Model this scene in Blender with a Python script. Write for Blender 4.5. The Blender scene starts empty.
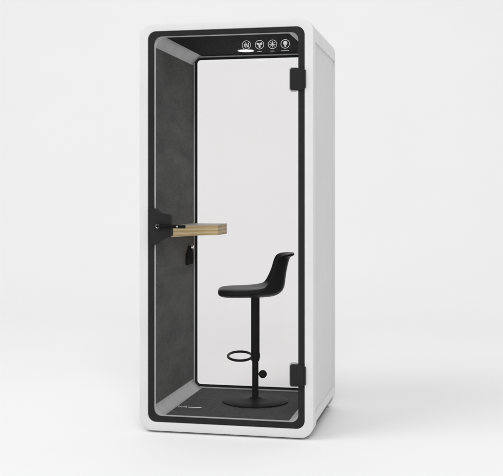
import bpy, bmesh, math, random
from mathutils import Vector, Matrix
random.seed(4)
R = math.radians
sc = bpy.context.scene
COL = sc.collection

# ------------------------------------------------------------------ helpers
def link(name, bm, mat, parent=None, smooth=35, bevel=0, bseg=3, subsurf=0, recalc=True):
    if recalc:
        bmesh.ops.recalc_face_normals(bm, faces=bm.faces[:])
    me = bpy.data.meshes.new(name)
    bm.to_mesh(me); bm.free()
    o = bpy.data.objects.new(name, me); COL.objects.link(o)
    for m in (mat if isinstance(mat, (list, tuple)) else [mat]):
        me.materials.append(m)
    if smooth:
        for p in me.polygons: p.use_smooth = True
        me.set_sharp_from_angle(angle=R(smooth))
    if bevel:
        b = o.modifiers.new('bevel', 'BEVEL'); b.width = bevel; b.segments = bseg
        b.limit_method = 'ANGLE'; b.angle_limit = R(35); b.harden_normals = True
    if subsurf:
        s = o.modifiers.new('sub', 'SUBSURF'); s.levels = subsurf; s.render_levels = subsurf
    if parent: o.parent = parent
    return o

def empty(name, loc=(0, 0, 0), rz=0):
    o = bpy.data.objects.new(name, None); COL.objects.link(o)
    o.location = loc; o.rotation_euler = (0, 0, rz); o.empty_display_size = .1
    return o

def rr(x0, x1, z0, z1, r, n=10):
    """rounded rectangle as (x, z) points, counter-clockwise from the bottom right corner"""
    pts = []
    for cx, cz, a0 in ((x1-r, z0+r, -90), (x1-r, z1-r, 0), (x0+r, z1-r, 90), (x0+r, z0+r, 180)):
        for i in range(n+1):
            a = R(a0 + 90*i/n); pts.append((cx + r*math.cos(a), cz + r*math.sin(a)))
    return pts

def loft(bm, loops, close=False, cap=False):
    """loops of 3D points with equal counts -> quads between consecutive loops"""
    vs = [[bm.verts.new(p) for p in lp] for lp in loops]
    n = len(vs[0]); pairs = list(zip(vs, vs[1:]))
    if close: pairs.append((vs[-1], vs[0]))
    for a, b in pairs:
        for i in range(n):
            j = (i+1) % n
            bm.faces.new((a[i], a[j], b[j], b[i]))
    if cap:
        bm.faces.new(vs[0][::-1]); bm.faces.new(vs[-1])
    return vs

def at(y, pts): return [(x, y, z) for x, z in pts]

def ring_bm(outer, inner, y0, y1):
    """a frame: rounded-rectangle ring between two outlines, from y0 to y1"""
    bm = bmesh.new()
    loft(bm, [at(y0, outer), at(y1, outer), at(y1, inner), at(y0, inner)], close=True)
    return bm

def plate_bm(outline, y0, y1):
    bm = bmesh.new(); loft(bm, [at(y0, outline), at(y1, outline)], cap=True); return bm

def box(bm, x0, x1, y0, y1, z0, z1):
    v = [bm.verts.new((x, y, z)) for x in (x0, x1) for y in (y0, y1) for z in (z0, z1)]
    for f in ((0,1,3,2),(4,6,7,5),(0,4,5,1),(2,3,7,6),(0,2,6,4),(1,5,7,3)):
        bm.faces.new([v[i] for i in f])

def lathe(bm, prof, seg=64, c=(0, 0, 0), axis='z'):
    """prof: (radius, height) points; radius 0 at both ends closes the body"""
    rings = []
    for r, h in prof:
        if r < 1e-6:
            p = (0, 0, h); rings.append([p])
        else:
            rings.append([(r*math.cos(2*math.pi*i/seg), r*math.sin(2*math.pi*i/seg), h) for i in range(seg)])
    def tr(p):
        if axis == 'y': p = (p[0], p[2], p[1])
        if axis == 'x': p = (p[2], p[0], p[1])
        return (p[0]+c[0], p[1]+c[1], p[2]+c[2])
    vs = [[bm.verts.new(tr(p)) for p in rg] for rg in rings]
    for a, b in zip(vs, vs[1:]):
        for i in range(seg):
            j = (i+1) % seg
            if len(a) == 1 and len(b) == 1: continue
            if len(a) == 1: bm.faces.new((a[0], b[j], b[i]))
            elif len(b) == 1: bm.faces.new((a[i], a[j], b[0]))
            else: bm.faces.new((a[i], a[j], b[j], b[i]))

def tube(bm, path, rad, seg=16, closed=False):
    P = [Vector(p) for p in path]; n = len(P); loops = []
    up = Vector((0, 0, 1)); prev = None
    for i in range(n):
        if closed: t = (P[(i+1) % n]-P[i-1]).normalized()
        else: t = (P[min(i+1, n-1)]-P[max(i-1, 0)]).normalized()
        a = t.cross(up) if prev is None else (prev - t*prev.dot(t))
        if a.length < 1e-5: a = t.cross(Vector((1, 0, 0)))
        a.normalize(); prev = a; b = t.cross(a)
        rd = rad[i] if isinstance(rad, (list, tuple)) else rad
        loops.append([P[i] + (a*math.cos(2*math.pi*k/seg) + b*math.sin(2*math.pi*k/seg))*rd for k in range(seg)])
    loft(bm, loops, close=closed, cap=not closed)

def stroke(bm, pts, w, y0, y1):
    """flat pen stroke in the xz plane"""
    P = [Vector((x, z)) for x, z in pts]
    L, Rr = [], []
    for i, p in enumerate(P):
        t = (P[min(i+1, len(P)-1)]-P[max(i-1, 0)]).normalized(); nrm = Vector((-t.y, t.x))*w/2
        L.append(p+nrm); Rr.append(p-nrm)
    out = [(q.x, q.y) for q in L + Rr[::-1]]
    loft(bm, [at(y0, out), at(y1, out)], cap=True)

# ------------------------------------------------------------------ materials
def mat(name, base, rough=.5, metal=0, spec=.5):
    m = bpy.data.materials.new(name); m.use_nodes = True
    nt = m.node_tree; b = nt.nodes['Principled BSDF']
    b.inputs['Base Color'].default_value = (*base, 1)
    b.inputs['Roughness'].default_value = rough; b.inputs['Metallic'].default_value = metal
    b.inputs['Specular IOR Level'].default_value = spec
    return m, nt, b

def mottled(name, c0, c1, scale, rough=.6, bump=0, bscale=200, metal=0, spec=.5, stretch=(1, 1, 1), detail=5, lo=.35, hi=.65):
    m, nt, b = mat(name, c0, rough, metal, spec); N, Lk = nt.nodes, nt.links
    tc = N.new('ShaderNodeTexCoord'); mp = N.new('ShaderNodeMapping'); mp.inputs['Scale'].default_value = stretch
    Lk.new(tc.outputs['Object'], mp.inputs['Vector'])
    nz = N.new('ShaderNodeTexNoise'); nz.inputs['Scale'].default_value = scale; nz.inputs['Detail'].default_value = detail
    Lk.new(mp.outputs['Vector'], nz.inputs['Vector'])
    rp = N.new('ShaderNodeValToRGB'); rp.color_ramp.elements[0].position = lo; rp.color_ramp.elements[1].position = hi
    rp.color_ramp.elements[0].color = (*c0, 1); rp.color_ramp.elements[1].color = (*c1, 1)
    Lk.new(nz.outputs['Fac'], rp.inputs['Fac']); Lk.new(rp.outputs['Color'], b.inputs['Base Color'])
    if bump:
        n2 = N.new('ShaderNodeTexNoise'); n2.inputs['Scale'].default_value = bscale; n2.inputs['Detail'].default_value = 3
        Lk.new(mp.outputs['Vector'], n2.inputs['Vector'])
        bp = N.new('ShaderNodeBump'); bp.inputs['Strength'].default_value = bump; bp.inputs['Distance'].default_value = .004
        Lk.new(n2.outputs['Fac'], bp.inputs['Height']); Lk.new(bp.outputs['Normal'], b.inputs['Normal'])
    return m

def glassy(name, tint, ior=1.25, film=0.0, film_col=(.8, .8, .8), rough=0.0):
    m = bpy.data.materials.new(name); m.use_nodes = True
    nt = m.node_tree; N, Lk = nt.nodes, nt.links
    N.remove(N['Principled BSDF']); out = N['Material Output']
    tr = N.new('ShaderNodeBsdfTransparent'); tr.inputs['Color'].default_value = (*tint, 1)
    base = tr.outputs['BSDF']
    if film:
        tl = N.new('ShaderNodeBsdfTranslucent'); tl.inputs['Color'].default_value = (*film_col, 1)
        mx = N.new('ShaderNodeMixShader'); mx.inputs['Fac'].default_value = film
        Lk.new(base, mx.inputs[1]); Lk.new(tl.outputs['BSDF'], mx.inputs[2]); base = mx.outputs['Shader']
    gl = N.new('ShaderNodeBsdfGlossy'); gl.inputs['Roughness'].default_value = rough
    fr = N.new('ShaderNodeFresnel'); fr.inputs['IOR'].default_value = ior
    mx2 = N.new('ShaderNodeMixShader')
    Lk.new(fr.outputs['Fac'], mx2.inputs['Fac']); Lk.new(base, mx2.inputs[1]); Lk.new(gl.outputs['BSDF'], mx2.inputs[2])
    Lk.new(mx2.outputs['Shader'], out.inputs['Surface'])
    return m

M_white = mottled('white_powder_coat', (.68, .68, .68), (.71, .71, .71), 4, .42, .04, 900, spec=.4)
M_panel = mottled('light_grey_side_panel', (.66, .65, .655), (.69, .68, .685), 3, .5, .03, 700, spec=.35)
M_black = mottled('black_enamel', (.0175, .017, .0172), (.0205, .020, .0202), 6, .5, .02, 500, spec=.12)
M_trim = mottled('satin_aluminium', (.51, .51, .515), (.58, .58, .585), 12, .4, .03, 300, metal=.1)
M_ring = mottled('pale_edge_trim', (.74, .74, .745), (.78, .78, .785), 12, .35, .02, 300, spec=.4)
M_felt = mottled('charcoal_felt', (.140, .140, .139), (.225, .224, .219), 11, 1.0, .9, 420, spec=.05, stretch=(1, .35, 1), lo=.25, hi=.8)
def fibres(m, amount, scale):
    """fine light and dark fibres over the felt's own colour"""
    nt = m.node_tree; N, Lk = nt.nodes, nt.links; b = N['Principled BSDF']
    src = b.inputs['Base Color'].links[0].from_socket
    tc = next(n for n in N if n.type == 'TEX_COORD')
    nz = N.new('ShaderNodeTexNoise'); nz.inputs['Scale'].default_value = scale; nz.inputs['Detail'].default_value = 6
    nz.inputs['Distortion'].default_value = 1.5
    Lk.new(tc.outputs['Object'], nz.inputs['Vector'])
    mr = N.new('ShaderNodeMapRange'); mr.inputs['From Min'].default_value = .3; mr.inputs['From Max'].default_value = .7
    mr.inputs['To Min'].default_value = 1-amount; mr.inputs['To Max'].default_value = 1+amount
    Lk.new(nz.outputs['Fac'], mr.inputs['Value'])
    mx = N.new('ShaderNodeMix'); mx.data_type = 'RGBA'; mx.blend_type = 'MULTIPLY'; mx.inputs['Factor'].default_value = 1
    Lk.new(src, mx.inputs[6]); Lk.new(mr.outputs['Result'], mx.inputs[7]); Lk.new(mx.outputs[2], b.inputs['Base Color'])
fibres(M_felt, .28, 120)
M_ceil = mottled('black_ceiling_board', (.008, .008, .0085), (.011, .011, .011), 8, .8, .1, 300, spec=.05)
M_carpet = mottled('dark_carpet', (.105, .105, .107), (.140, .140, .142), 60, .95, .6, 380, spec=.1)
M_plastic = mottled('black_satin_plastic', (.006, .0058, .0058), (.008, .0077, .0077), 10, .36, .04, 800, spec=.07)
M_coat = mottled('black_coated_steel', (.006, .0058, .0058), (.009, .0087, .0087), 20, .48, .04, 600, spec=.05)
M_chrome, _, _ = mat('polished_steel', (.75, .75, .76), .2, 1)
M_rubber, _, _ = mat('grey_rubber', (.42, .43, .425), .6)
M_matte, _, _ = mat('matte_black_rubber', (.008, .008, .008), .9, 0, .02)
M_plinth_shade, _, _ = mat('painted_gap_shade', (.12, .12, .122), .6)  # dark tone paints the shade under the booth body
M_decal, _, _ = mat('white_print', (.54, .54, .54), .5, 0, .2)
M_captions, _, _ = mat('grey_print', (.44, .44, .44), .5, 0, .2)
M_glass = glassy('clear_glass', (.985, .987, .986), 1.15)
M_back = glassy('back_glass', (.980, .981, .981), 1.12)
M_film = glassy('window_film', (.990, .979, .980), 1.08)
M_edge = glassy('glass_edge', (.80, .83, .82), 1.35)

def emit(name, col, s):
    m = bpy.data.materials.new(name); m.use_nodes = True; nt = m.node_tree
    nt.nodes.remove(nt.nodes['Principled BSDF'])
    e = nt.nodes.new('ShaderNodeEmission'); e.inputs['Color'].default_value = (*col, 1); e.inputs['Strength'].default_value = s
    nt.links.new(e.outputs['Emission'], nt.nodes['Material Output'].inputs['Surface']); return m
M_lamp = emit('lamp_glow', (1, .99, .96), 7)

def wood():
    m, nt, b = mat('plywood', (.5, .4, .25), .5, 0, .3); N, Lk = nt.nodes, nt.links
    tc = N.new('ShaderNodeTexCoord')
    # plies: bands along z, slightly wavy along the edge
    sp = N.new('ShaderNodeSeparateXYZ'); Lk.new(tc.outputs['Object'], sp.inputs['Vector'])
    nz = N.new('ShaderNodeTexNoise'); nz.inputs['Scale'].default_value = 9
    Lk.new(tc.outputs['Object'], nz.inputs['Vector'])
    ma = N.new('ShaderNodeMath'); ma.operation = 'MULTIPLY_ADD'
    ma.inputs[1].default_value = .006; Lk.new(nz.outputs['Fac'], ma.inputs[0]); Lk.new(sp.outputs['Z'], ma.inputs[2])
    sn = N.new('ShaderNodeMath'); sn.operation = 'MULTIPLY'; sn.inputs[1].default_value = 2*math.pi/.022
    Lk.new(ma.outputs[0], sn.inputs[0])
    si = N.new('ShaderNodeMath'); si.operation = 'SINE'; Lk.new(sn.outputs[0], si.inputs[0])
    mp = N.new('ShaderNodeMapping'); mp.inputs['Scale'].default_value = (3, 3, 110)
    Lk.new(tc.outputs['Object'], mp.inputs['Vector'])
    g = N.new('ShaderNodeTexNoise'); g.inputs['Scale'].default_value = 3; g.inputs['Detail'].default_value = 4
    Lk.new(mp.outputs['Vector'], g.inputs['Vector'])
    ad = N.new('ShaderNodeMath'); ad.operation = 'MULTIPLY_ADD'; ad.inputs[1].default_value = .16
    Lk.new(si.outputs[0], ad.inputs[0]); Lk.new(g.outputs['Fac'], ad.inputs[2])
    rp = N.new('ShaderNodeValToRGB'); cr = rp.color_ramp
    cr.elements[0].position = .30; cr.elements[0].color = (.62, .43, .20, 1)
    cr.elements[1].position = .66; cr.elements[1].color = (.92, .73, .44, 1)
    Lk.new(ad.outputs[0], rp.inputs['Fac']); Lk.new(rp.outputs['Color'], b.inputs['Base Color'])
    return m
M_wood = wood()
M_laminate = mottled('grey_laminate', (.58, .54, .47), (.64, .60, .53), 14, .4, .03, 500)
M_floor = mottled('studio_sweep', (.885, .885, .885), (.895, .895, .895), .7, .8, .02, 60, spec=.15)

# ------------------------------------------------------------------ setting: one seamless sweep, floor curving up to a backdrop
bm = bmesh.new()
GZ = .014
prof = [(-14, 0), (-8, 0), (-3, 0), (0, 0), (3, 0), (5, 0)]
for i in range(1, 25):
    a = R(90*i/24); prof.append((5 + 4*math.sin(a), 4 - 4*math.cos(a)))
prof += [(9, 8), (9, 14)]
xs = [-16, -8, 0, 8, 16]
vv = [[bm.verts.new((x, y, z+GZ)) for x in xs] for y, z in prof]
for a, b in zip(vv, vv[1:]):
    for i in range(len(xs)-1): bm.faces.new((a[i], a[i+1], b[i+1], b[i]))
sweep = link('backdrop', bm, M_floor, smooth=60)
sweep['kind'] = 'structure'
sweep['label'] = 'seamless pale grey studio floor curving up into the background'

# ------------------------------------------------------------------ phone booth
W, ZB, ZT, D = .4975, .025, 2.325, .93
booth = empty('phone_booth', (0, .46, 0))
booth['label'] = 'white office phone booth with rounded black-edged glass door standing on the floor'
booth['category'] = 'phone booth'
OFF = Vector((0, .46, 0))
def bpart(name, bm, m, parent=None, **k):
    bmesh.ops.translate(bm, verts=bm.verts[:], vec=-OFF)
    return link(name, bm, m, parent or booth, **k)

RO = .075
outer = rr(-W, W, ZB, ZT, RO, 12)
open_f = rr(-.4483, .4483, .0744, 2.2809, .047, 12)       # opening that holds the door
open_b = rr(-.43, .43, .095, 2.262, .05, 12)              # opening at the back
# side windows of the shell for the recessed panels sit between these heights
PZ0, PZ1, PY0, PY1 = .150, 2.203, .066, .892
def subdivide_sides(loop):
    """add points at PZ0 and PZ1 to both straight sides so the panels can be cut out"""
    out = []
    n = len(loop)
    for i in range(n):
        a, b = loop[i], loop[(i+1) % n]; out.append(a)
        if abs(a[0]-b[0]) < 1e-6 and abs(a[1]-b[1]) > 1:
            zs = (PZ0, PZ1) if b[1] > a[1] else (PZ1, PZ0)
            out += [(a[0], z) for z in zs]
    return out
O2 = subdivide_sides(outer); n2 = len(O2)
def inset(loop, d):
    c = rr(-W+d, W-d, ZB+d, ZT-d, RO-d*.6, 12); return subdivide_sides(c)
# the lower corners are cut back between the front and rear frames
def cut(loop):
    res = []
    for x, z in loop:
        if z < .092 and abs(x) > .4225-1e-6:
            s = 1 if x > 0 else -1
            t = (abs(x)-.4225)/.075
            res.append((s*(.4225+.060*t), .075 + .016*t if z > .026 else .026 + .049))
        else: res.append((x, z))
    return res
bm = bmesh.new()
CY0, CY1 = .115, .815
secs = []
for d, y in ((.0055, 0), (.0027, .0008), (.0008, .0027), (0, .0058)): secs.append(at(y, inset(O2, d)))
secs += [at(PY0, O2), at(CY0, O2), at(CY0+.002, cut(O2)), at(CY1, cut(O2)), at(CY1+.002, O2), at(PY1, O2), at(D-.010, O2)]
for d, y in ((.0012, D-.0045), (.0045, D-.0012), (.009, D)): secs.append(at(y, inset(O2, d)))
vs = loft(bm, secs)
bm.verts.ensure_lookup_table()
# remove the side faces where the recessed panels sit, and give the hole its edge
kill, edge_v = [], {-1: {}, 1: {}}
for f in bm.faces:
    c = f.calc_center_median()
    if PY0 < c.y < PY1 and PZ0 < c.z < PZ1 and abs(abs(c.x)-W) < 1e-4: kill.append(f)
holes = {}
bmesh.ops.delete(bm, geom=kill, context='FACES')
for s in (-1, 1):
    be = [e for e in bm.edges if e.is_boundary and all(abs(v.co.x-s*W) < 1e-4 and PZ0-1e-4 <= v.co.z <= PZ1+1e-4 and PY0-1e-4 <= v.co.y <= PY1+1e-4 for v in e.verts)]
    ex = bmesh.ops.extrude_edge_only(bm, edges=be)
    nv = [g for g in ex['geom'] if isinstance(g, bmesh.types.BMVert)]
    bmesh.ops.translate(bm, verts=nv, vec=(-s*.018, 0, 0))
# front face: from the rounded front edge to the door opening, then the reveal
OF2 = subdivide_sides(open_f); OB2 = subdivide_sides(open_b)
def bridge(va, loop_list):
    rows = [va] + [[bm.verts.new(p) for p in lp] for lp in loop_list]
    for a, b in zip(rows, rows[1:]):
        for i in range(n2):
            j = (i+1) % n2; bm.faces.new((a[i], a[j], b[j], b[i]))
def grow(loop, d):
    x0 = min(p[0] for p in loop)-d; x1 = max(p[0] for p in loop)+d; z0 = min(p[1] for p in loop)-d; z1 = max(p[1] for p in loop)+d
    return subdivide_sides(rr(x0, x1, z0, z1, .047+d, 12))
bridge(vs[0], [at(0, grow(open_f, .003)), at(.0009, grow(open_f, .0009)), at(.003, OF2), at(.026, OF2)])
bridge(vs[-1], [at(D, grow(open_b, .003)), at(D-.003, OB2), at(D-.06, OB2)])
shell = bpart('outer_shell', bm, M_white, smooth=30)

for s in (-1, 1):
    bm = bmesh.new(); x0, x1 = sorted((s*(W-.009), s*(W-.030)))
    box(bm, x0, x1, PY0-.001, PY1+.001, PZ0-.001, PZ1+.001)
    bpart('side_panel', bm, M_panel)

# feet: grey levelling blocks under the four corners
for x in (-.437, .437):
    for y in (.062, .872):
        bm = bmesh.new()
        lathe(bm, [(0, GZ), (.026, GZ), (.028, GZ+.003), (.028, GZ+.008), (.012, GZ+.010), (.012, .030), (0, .030)], 32, (x, y, 0))
        bpart('foot', bm, M_rubber)
# sockel pushed out, dark grey stands in for shade between the frames
bm = bmesh.new(); box(bm, -.462, .462, CY0+.006, CY1-.006, GZ+.012, .0735)
bpart('shade_plinth', bm, M_plinth_shade, bevel=.004)

# lining: a tunnel of felt walls, ceiling and carpet with four concave aluminium corner strips
XI, ZF, ZC, CR = .4128, .1091, 2.2503, .0574
LY0, LY1 = .031, .8456
def slab(x0, x1, z0, z1): 
    bm = bmesh.new(); box(bm, x0, x1, LY0, LY1, z0, z1); return bm
bpart('felt_wall', slab(-XI-.02, -XI, ZF+CR, ZC-CR), M_felt)
bpart('felt_wall', slab(XI, XI+.02, ZF+CR, ZC-CR), M_felt)
ceiling = bpart('ceiling', slab(-XI+CR, XI-CR, ZC, ZC+.015), M_ceil)
bpart('carpet_floor', slab(-XI+CR, XI-CR, ZF-.02, ZF), M_carpet)
for sx, sz in ((-1, 1), (1, 1), (-1, -1), (1, -1)):
    bm = bmesh.new(); cx = sx*(XI-CR); cz = (ZC-CR) if sz > 0 else (ZF+CR)
    inn, outr = [], []
    for i in range(13):
        a = R(90*i/12); ca, sa = math.cos(a), math.sin(a)
        # squashed arc: nearly a chamfer with softened ends
        k = 1 - .11*math.sin(2*a)
        inn.append((cx + sx*CR*ca*k, cz + sz*CR*sa*k)); outr.append((cx + sx*(CR*ca*k+.006), cz + sz*(CR*sa*k+.006)))
    prof2 = inn + outr[::-1]
    if sx*sz < 0: prof2 = prof2[::-1]
    loft(bm, [at(LY0, prof2), at(LY1, prof2)], cap=True)
    bpart('corner_strip', bm, M_trim, smooth=40)

# bright trim round the front and back of the lining
def tun(d, r=.045): return rr(-XI+d, XI-d, ZF+d, ZC-d, r, 12)
bpart('front_trim', ring_bm(rr(-XI-.02, XI+.02, ZF-.02, ZC+.02, .04, 12), tun(.0028, .042), .0235, .0312), M_ring, bevel=.001, bseg=2)

# back window: aluminium trim, black printed border, pane and film
bw = bpart('back_window', plate_bm(rr(-XI, XI, ZF, ZC, .045, 12), .853, .861), M_back)
bpart('window_trim', ring_bm(tun(-.004, .05), tun(.0075, .035), .8460, .8525), M_ring, bw, bevel=.001, bseg=2)
bpart('window_border', ring_bm(tun(.0075, .035), tun(.0235, .024), .8485, .8526), M_black, bw)
bpart('window_gasket', ring_bm(tun(-.012, .05), tun(-.0005, .04), .853, .868), M_black, bw)
bpart('window_film', plate_bm(tun(.034, .014), .8612, .8618), M_film, bw)

# round ceiling lamp
bm = bmesh.new(); lathe(bm, [(0, -.005), (.040, -.005), (.0445, -.003), (.0455, 0), (0, 0)], 48, (-.019, .63, ZC-.0005))
lamp = bpart('ceiling_lamp', bm, M_lamp)
bm = bmesh.new(); lathe(bm, [(.0460, -.0005), (.048, -.0045), (.052, -.004), (.053, 0), (.0460, -.0005)], 48, (-.019, .63, ZC-.0005))
bpart('lamp_rim', bm, M_trim, lamp)

# door: pane, printed black border, hinges, lock, printed icons
door = bpart('glass_door', plate_bm(rr(-.4455, .4455, .0772, 2.2781, .044, 12), .010, .018), M_glass)
b_out = rr(-.4465, .4465, .0762, 2.2791, .045, 12); b_in = rr(-.4122, .4125, .1090, 2.2505, .042, 12)
bpart('door_border', ring_bm(b_out, b_in, .0045, .0095), M_black, door, bevel=.0012, bseg=2)
def yplate(x0, x1, z0, z1, r, y0, y1): return plate_bm(rr(x0, x1, z0, z1, r, 6), y0, y1)
for zc in (1.991, .3685):
    bm = yplate(.3690, .4462, zc-.0600, zc+.0600, .011, -.006, .0250)
    h = bpart('hinge', bm, M_black, door, bevel=.002)
    bm = yplate(.4470, .4555, zc-.050, zc+.050, .003, -.009, -.0006)
    bpart('hinge_knuckle', bm, M_black, h, bevel=.0015)
    bm = ring_bm(rr(.3625, .4120, zc-.0665, zc+.0665, .014, 6), rr(.3692, .4119, zc-.0598, zc+.0598, .011, 6), .006, .022)
    bpart('hinge_gasket', bm, M_rubber, h)
lk = [(-.310, 1.124), (-.305, 1.131), (-.305, 1.237), (-.308, 1.243), (-.315, 1.246), (-.352, 1.250), (-.372, 1.258), (-.392, 1.277), (-.398, 1.280),
      (-.424, 1.280), (-.428, 1.276), (-.428, 1.080), (-.424, 1.076), (-.398, 1.076), (-.392, 1.079), (-.372, 1.096), (-.345, 1.110), (-.318, 1.120)]
lock = bpart('lock_case', plate_bm(lk, -.013, .026), M_black, door, bevel=.003)
bm = bmesh.new(); lathe(bm, [(0, -.036), (.013, -.036), (.0155, -.033), (.0155, -.0141), (0, -.0141)], 32, (-.3800, 0, 1.181), 'y')
bpart('lever_rose', bm, M_black, lock)
bm = bmesh.new()
tube(bm, [(-.386, -.030, 1.181), (-.350, -.031, 1.181), (-.300, -.032, 1.180), (-.250, -.032, 1.179), (-.218, -.031, 1.1785)], [.0105, .0105, .010, .0095, .009], 16)
lever = bpart('lever', bm, M_plastic, lock, bevel=.003)
bm = bmesh.new(); tube(bm, [(-.380+.0085*math.cos(a), -.0368, 1.181+.0105*math.sin(a)) for a in [R(x) for x in range(120, 420, 12)]], .0016, 8)
bpart('key_cylinder', bm, M_chrome, lock)
bm = bmesh.new(); lathe(bm, [(0, -.0435), (.0045, -.0435), (.0052, -.042), (0, -.040)], 20, (-.264, 0, 1.180), 'y')
bpart('lever_screw', bm, M_chrome, lock)

# printed icons on the pane: ring, symbol and a tiny caption stroke
YD0, YD1 = .0092, .0098
def ringmark(bm, cx, cz, r, w):
    n = 40
    o = [(cx+r*math.cos(2*math.pi*i/n), cz+r*math.sin(2*math.pi*i/n)) for i in range(n)]
    q = [(cx+(r-w)*math.cos(2*math.pi*i/n), cz+(r-w)*math.sin(2*math.pi*i/n)) for i in range(n)]
    loft(bm, [at(YD0, o), at(YD1, o), at(YD1, q), at(YD0, q)], close=True)
def disc(bm, cx, cz, rx, rz=None, rot=0, n=24):
    rz = rz or rx; c, s = math.cos(rot), math.sin(rot); o = []
    for i in range(n):
        a = 2*math.pi*i/n; x, z = rx*math.cos(a), rz*math.sin(a); o.append((cx+x*c-z*s, cz+x*s+z*c))
    loft(bm, [at(YD0, o), at(YD1, o)], cap=True)
ZI = 2.1872
for k, cx in enumerate((.1205, .1952, .2679, .3395)):
    bm = bmesh.new(); ringmark(bm, cx, ZI, .0252, .0025)
    if k == 0:      # sound bars with a slash
        for dx, h in ((-.010, .008), (-.003, .015), (.011, .013)):
            stroke(bm, [(cx+dx, ZI-h), (cx+dx, ZI+h)], .0042, YD0, YD1)
        stroke(bm, [(cx-.003, ZI+.012), (cx+.009, ZI-.012)], .0036, YD0, YD1)
    if k == 1:      # three-bladed fan
        for q in range(3):
            a = R(30+120*q); disc(bm, cx+.0092*math.cos(a), ZI+.0092*math.sin(a), .0085, .0058, a+.35)
        disc(bm, cx, ZI, .0032)
    if k == 2:      # eight rays round a small disc
        disc(bm, cx, ZI, .0060)
        for q in range(8):
            a = R(45*q); stroke(bm, [(cx+.0078*math.cos(a), ZI+.0078*math.sin(a)), (cx+.0165*math.cos(a), ZI+.0165*math.sin(a))], .0030, YD0, YD1)
    if k == 3:      # light bulb
        disc(bm, cx, ZI+.0045, .0115, .0120)
        stroke(bm, [(cx, ZI-.004), (cx, ZI-.0105)], .011, YD0, YD1)
        stroke(bm, [(cx, ZI-.0120), (cx, ZI-.0165)], .0075, YD0, YD1)
    ic = bpart('icon', bm, M_decal, door)
    ic['label'] = ('white sound bars in a ring', 'white three-bladed fan in a ring', 'white rayed disc in a ring', 'white light bulb in a ring')[k]
    # the caption under each icon is a few illegible grey letters in the photo
    bm = bmesh.new(); w = (.022, .024, .020, .044)[k]; x = cx-w/2
    while x < cx+w/2-.002:
        lw = random.uniform(.0022, .0042); h = random.uniform(.0028, .0044)
        stroke(bm, [(x+lw/2, 2.1500-h/2), (x+lw/2, 2.1500+h/2)], lw, YD0, YD1); x += lw+.0009
    bpart('caption', bm, M_captions, ic)
# small illegible mark with a fine line, low on the pane
bm = bmesh.new(); x = -.272
for lw, h, dz in ((.006, .010, .003), (.003, .007, 0), (.006, .005, .001), (.004, .008, 0), (.003, .006, 0), (.007, .0075, .002), (.005, .008, 0), (.004, .012, .002)):
    stroke(bm, [(x, .1655+dz-h/2), (x+lw*.7, .1655+dz+h/2)], .0018, YD0, YD1)
    stroke(bm, [(x, .1655+dz), (x+lw, .1655+dz)], .0016, YD0, YD1); x += lw+.0018
stroke(bm, [(-.2155, .1655), (-.136, .1655)], .0036, YD0, YD1)
bpart('small_print', bm, M_captions, door)

# corner desk: plywood shelf fixed to the felt wall and reaching along the back window
ZD1, ZD0 = 1.1725, 1.1065
XR = -.190
plan = [(-XI+.001, .300), (-.385, .322), (-.345, .40), (-.315, .475), (-.285, .535), (-.25, .575), (XR-.012, .606), (XR-.003, .611), (XR, .620), (XR, .838), (-XI+.001, .838)]
bm = bmesh.new(); loft(bm, [[(x, y, z) for x, y in plan] for z in (ZD0, ZD1-.006)], cap=True)
desk = bpart('desk', bm, M_wood, bevel=.0015, bseg=2, smooth=25)
bm = bmesh.new(); loft(bm, [[(x, y, z) for x, y in plan] for z in (ZD1-.006, ZD1)], cap=True)
bpart('desk_top', bm, M_laminate, desk, bevel=.001, bseg=2, smooth=25)

# black socket holder with a steel knob on the felt wall under the desk
bm = bmesh.new()
secs = []
for y0, y1, z in ((.650, .785, .915), (.646, .789, .930), (.650, .787, .985), (.690, .765, 1.008), (.705, .752, 1.034)):
    secs.append([(-XI+.0005, y0, z), (-XI+.014, y0+.004, z), (-XI+.014, y1-.004, z), (-XI+.0005, y1, z)])
loft(bm, secs, cap=True)
sock = bpart('wall_holder', bm, M_matte, bevel=.004)
bm = bmesh.new(); lathe(bm, [(0, 0), (.010, 0), (.013, .006), (.011, .016), (0, .02)], 24, (-XI+.0142, .728, 1.024), 'x')
bpart('knob', bm, M_chrome, sock)

# ------------------------------------------------------------------ bar stool, facing the desk
SX, SY, SZ = .0674, .5013, ZF+.0005
stool = empty('bar_stool', (SX, SY, SZ), .223)
stool['label'] = 'black swivel bar stool with low-backed bucket seat, foot ring and round base inside the booth'
stool['category'] = 'stool'
# local: -x is the front of the seat, heights from the booth floor
bm = bmesh.new()
lathe(bm, [(0, 0), (.196, 0), (.199, .003), (.199, .007), (.194, .010), (.12, .0135), (.05, .019), (.030, .026), (.027, .030), (0, .030)], 96)
bpart2 = link('base_plate', bm, M_coat, stool)
bm = bmesh.new(); lathe(bm, [(0, .026), (.0195, .026), (.0195, .262), (0, .262)], 48)
link('lower_column', bm, M_coat, stool)
bm = bmesh.new(); lathe(bm, [(0, .246), (.0235, .246), (.0262, .252), (.0262, .600), (.0262, .660), (0, .660)], 48)
link('upper_column', bm, M_coat, stool)
bm = bmesh.new()
ring_c = -.092
tube(bm, [(ring_c+.0725*math.cos(2*math.pi*i/72), .168*math.sin(2*math.pi*i/72), .2745) for i in range(72)], .0076, 14, closed=True)
fr_ = link('foot_ring', bm, M_coat, stool, smooth=80)
bm = bmesh.new(); lathe(bm, [(.0258, .262), (.0285, .264), (.0285, .290), (.0258, .292), (.0258, .262)], 40)
link('ring_collar', bm, M_coat, fr_)
bm = bmesh.new()
lathe(bm, [(0, -.012), (.018, -.011), (.0245, -.004), (.0245, .004), (.018, .011), (0, .012)], 36, (.045, -.012, .167), 'y')
kn = link('lift_knob', bm, M_plastic, stool)
bm = bmesh.new(); tube(bm, [(.015, -.008, .167), (.035, -.011, .167)], .006, 10)
link('knob_stem', bm, M_coat, kn)

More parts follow.
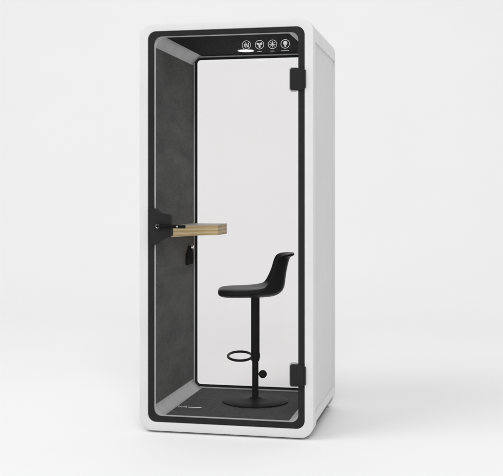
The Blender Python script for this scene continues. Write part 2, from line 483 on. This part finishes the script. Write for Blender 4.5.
# bucket seat: one lofted shell, dished seat sweeping up into a flared low back
def seat_bm():
    # stations: centre line x, z, half width, half thickness, side rise, rise direction (x, z)
    st = [(-.2250, .665, .040, .006, .000, 0, 1), (-.2238, .665, .070, .0130, .000, 0, 1), (-.217, .665, .104, .0205, .000, 0, 1), (-.202, .665, .136, .0265, .001, 0, 1), (-.178, .664, .162, .0290, .002, 0, 1),
          (-.140, .664, .182, .0300, .003, 0, 1), (-.09, .664, .191, .0300, .004, 0, 1), (-.03, .664, .195, .0298, .008, -.1, 1),
          (.03, .664, .195, .0292, .020, -.4, .9), (.080, .664, .194, .0280, .046, -.8, .62), (.120, .668, .192, .0262, .072, -.93, .40),
          (.150, .685, .190, .0230, .084, -.92, .42), (.162, .717, .187, .0195, .082, -.92, .38), (.167, .753, .183, .0170, .072, -.95, .32),
          (.174, .789, .179, .0155, .068, -1, .22), (.181, .821, .174, .015, .067, -1, .18), (.188, .849, .170, .0145, .065, -1, .14),
          (.196, .871, .163, .0135, .062, -1, .08), (.208, .884, .156, .0115, .054, -1, .04), (.222, .889, .132, .0095, .034, -1, 0), (.232, .891, .098, .0075, .014, -1, 0), (.237, .891, .060, .004, .004, -1, 0)]
    n = 48; loops = []
    for i, (x, z, w, h, rise, dx, dz) in enumerate(st):
        a = Vector(st[max(i-1, 0)][:2]); b = Vector(st[min(i+1, len(st)-1)][:2]); t = (b-a).normalized()
        if i == 0: t = Vector((1, 0))
        nrm = Vector((-t.y, t.x)); d = Vector((dx, dz)).normalized(); lp = []
        for k in range(n):
            th = 2*math.pi*k/n; c, q = math.cos(th), math.sin(th)
            u = math.copysign(abs(c)**.62, c); v = math.copysign(abs(q)**.8, q)
            e = abs(u)**2.4*rise - .004*(1-u*u)*(1 if i < 12 else 0)
            lp.append((x + nrm.x*h*v + d.x*e, w*u, z + nrm.y*h*v + d.y*e))
        loops.append(lp)
    bm = bmesh.new(); loft(bm, loops, cap=True); return bm
seat = link('bucket_seat', seat_bm(), M_plastic, stool, smooth=180, subsurf=1)

# ------------------------------------------------------------------ light
world = bpy.data.worlds.new('World'); sc.world = world; world.use_nodes = True
bg = world.node_tree.nodes['Background']
bg.inputs['Color'].default_value = (1, 1, 1, 1); bg.inputs['Strength'].default_value = .68

def area(name, loc, target, size, power, col=(1, 1, 1)):
    l = bpy.data.lights.new(name, 'AREA'); l.shape = 'SQUARE'; l.size = size; l.energy = power; l.color = col
    o = bpy.data.objects.new(name, l); COL.objects.link(o); o.location = loc
    o.rotation_euler = (Vector(target)-Vector(loc)).to_track_quat('-Z', 'Y').to_euler(); return o
area('softbox_key', (-7.5, -6, 14.5), (0, 1, .5), 7.5, 690)
area('softbox_front', (2.6, -10.5, 9), (0, 0, 1), 5, 500)

# ------------------------------------------------------------------ camera
cam = bpy.data.cameras.new('Camera'); co = bpy.data.objects.new('Camera', cam); COL.objects.link(co)
co.location = (1.3155, -5.4096, 1.3656); co.rotation_euler = (R(90), 0, .2119)
cam.sensor_width = 36; cam.lens = 1000.868/503*36
cam.shift_y = -(238-193.3075)/503
cam.clip_start = .05; cam.clip_end = 200
sc.camera = co
sc.view_settings.view_transform = 'Standard'; sc.view_settings.look = 'None'
sc.view_settings.exposure = 0; sc.view_settings.gamma = 1
sc.cycles.max_bounces = 12; sc.cycles.transparent_max_bounces = 16
sc.cycles.use_denoising = True
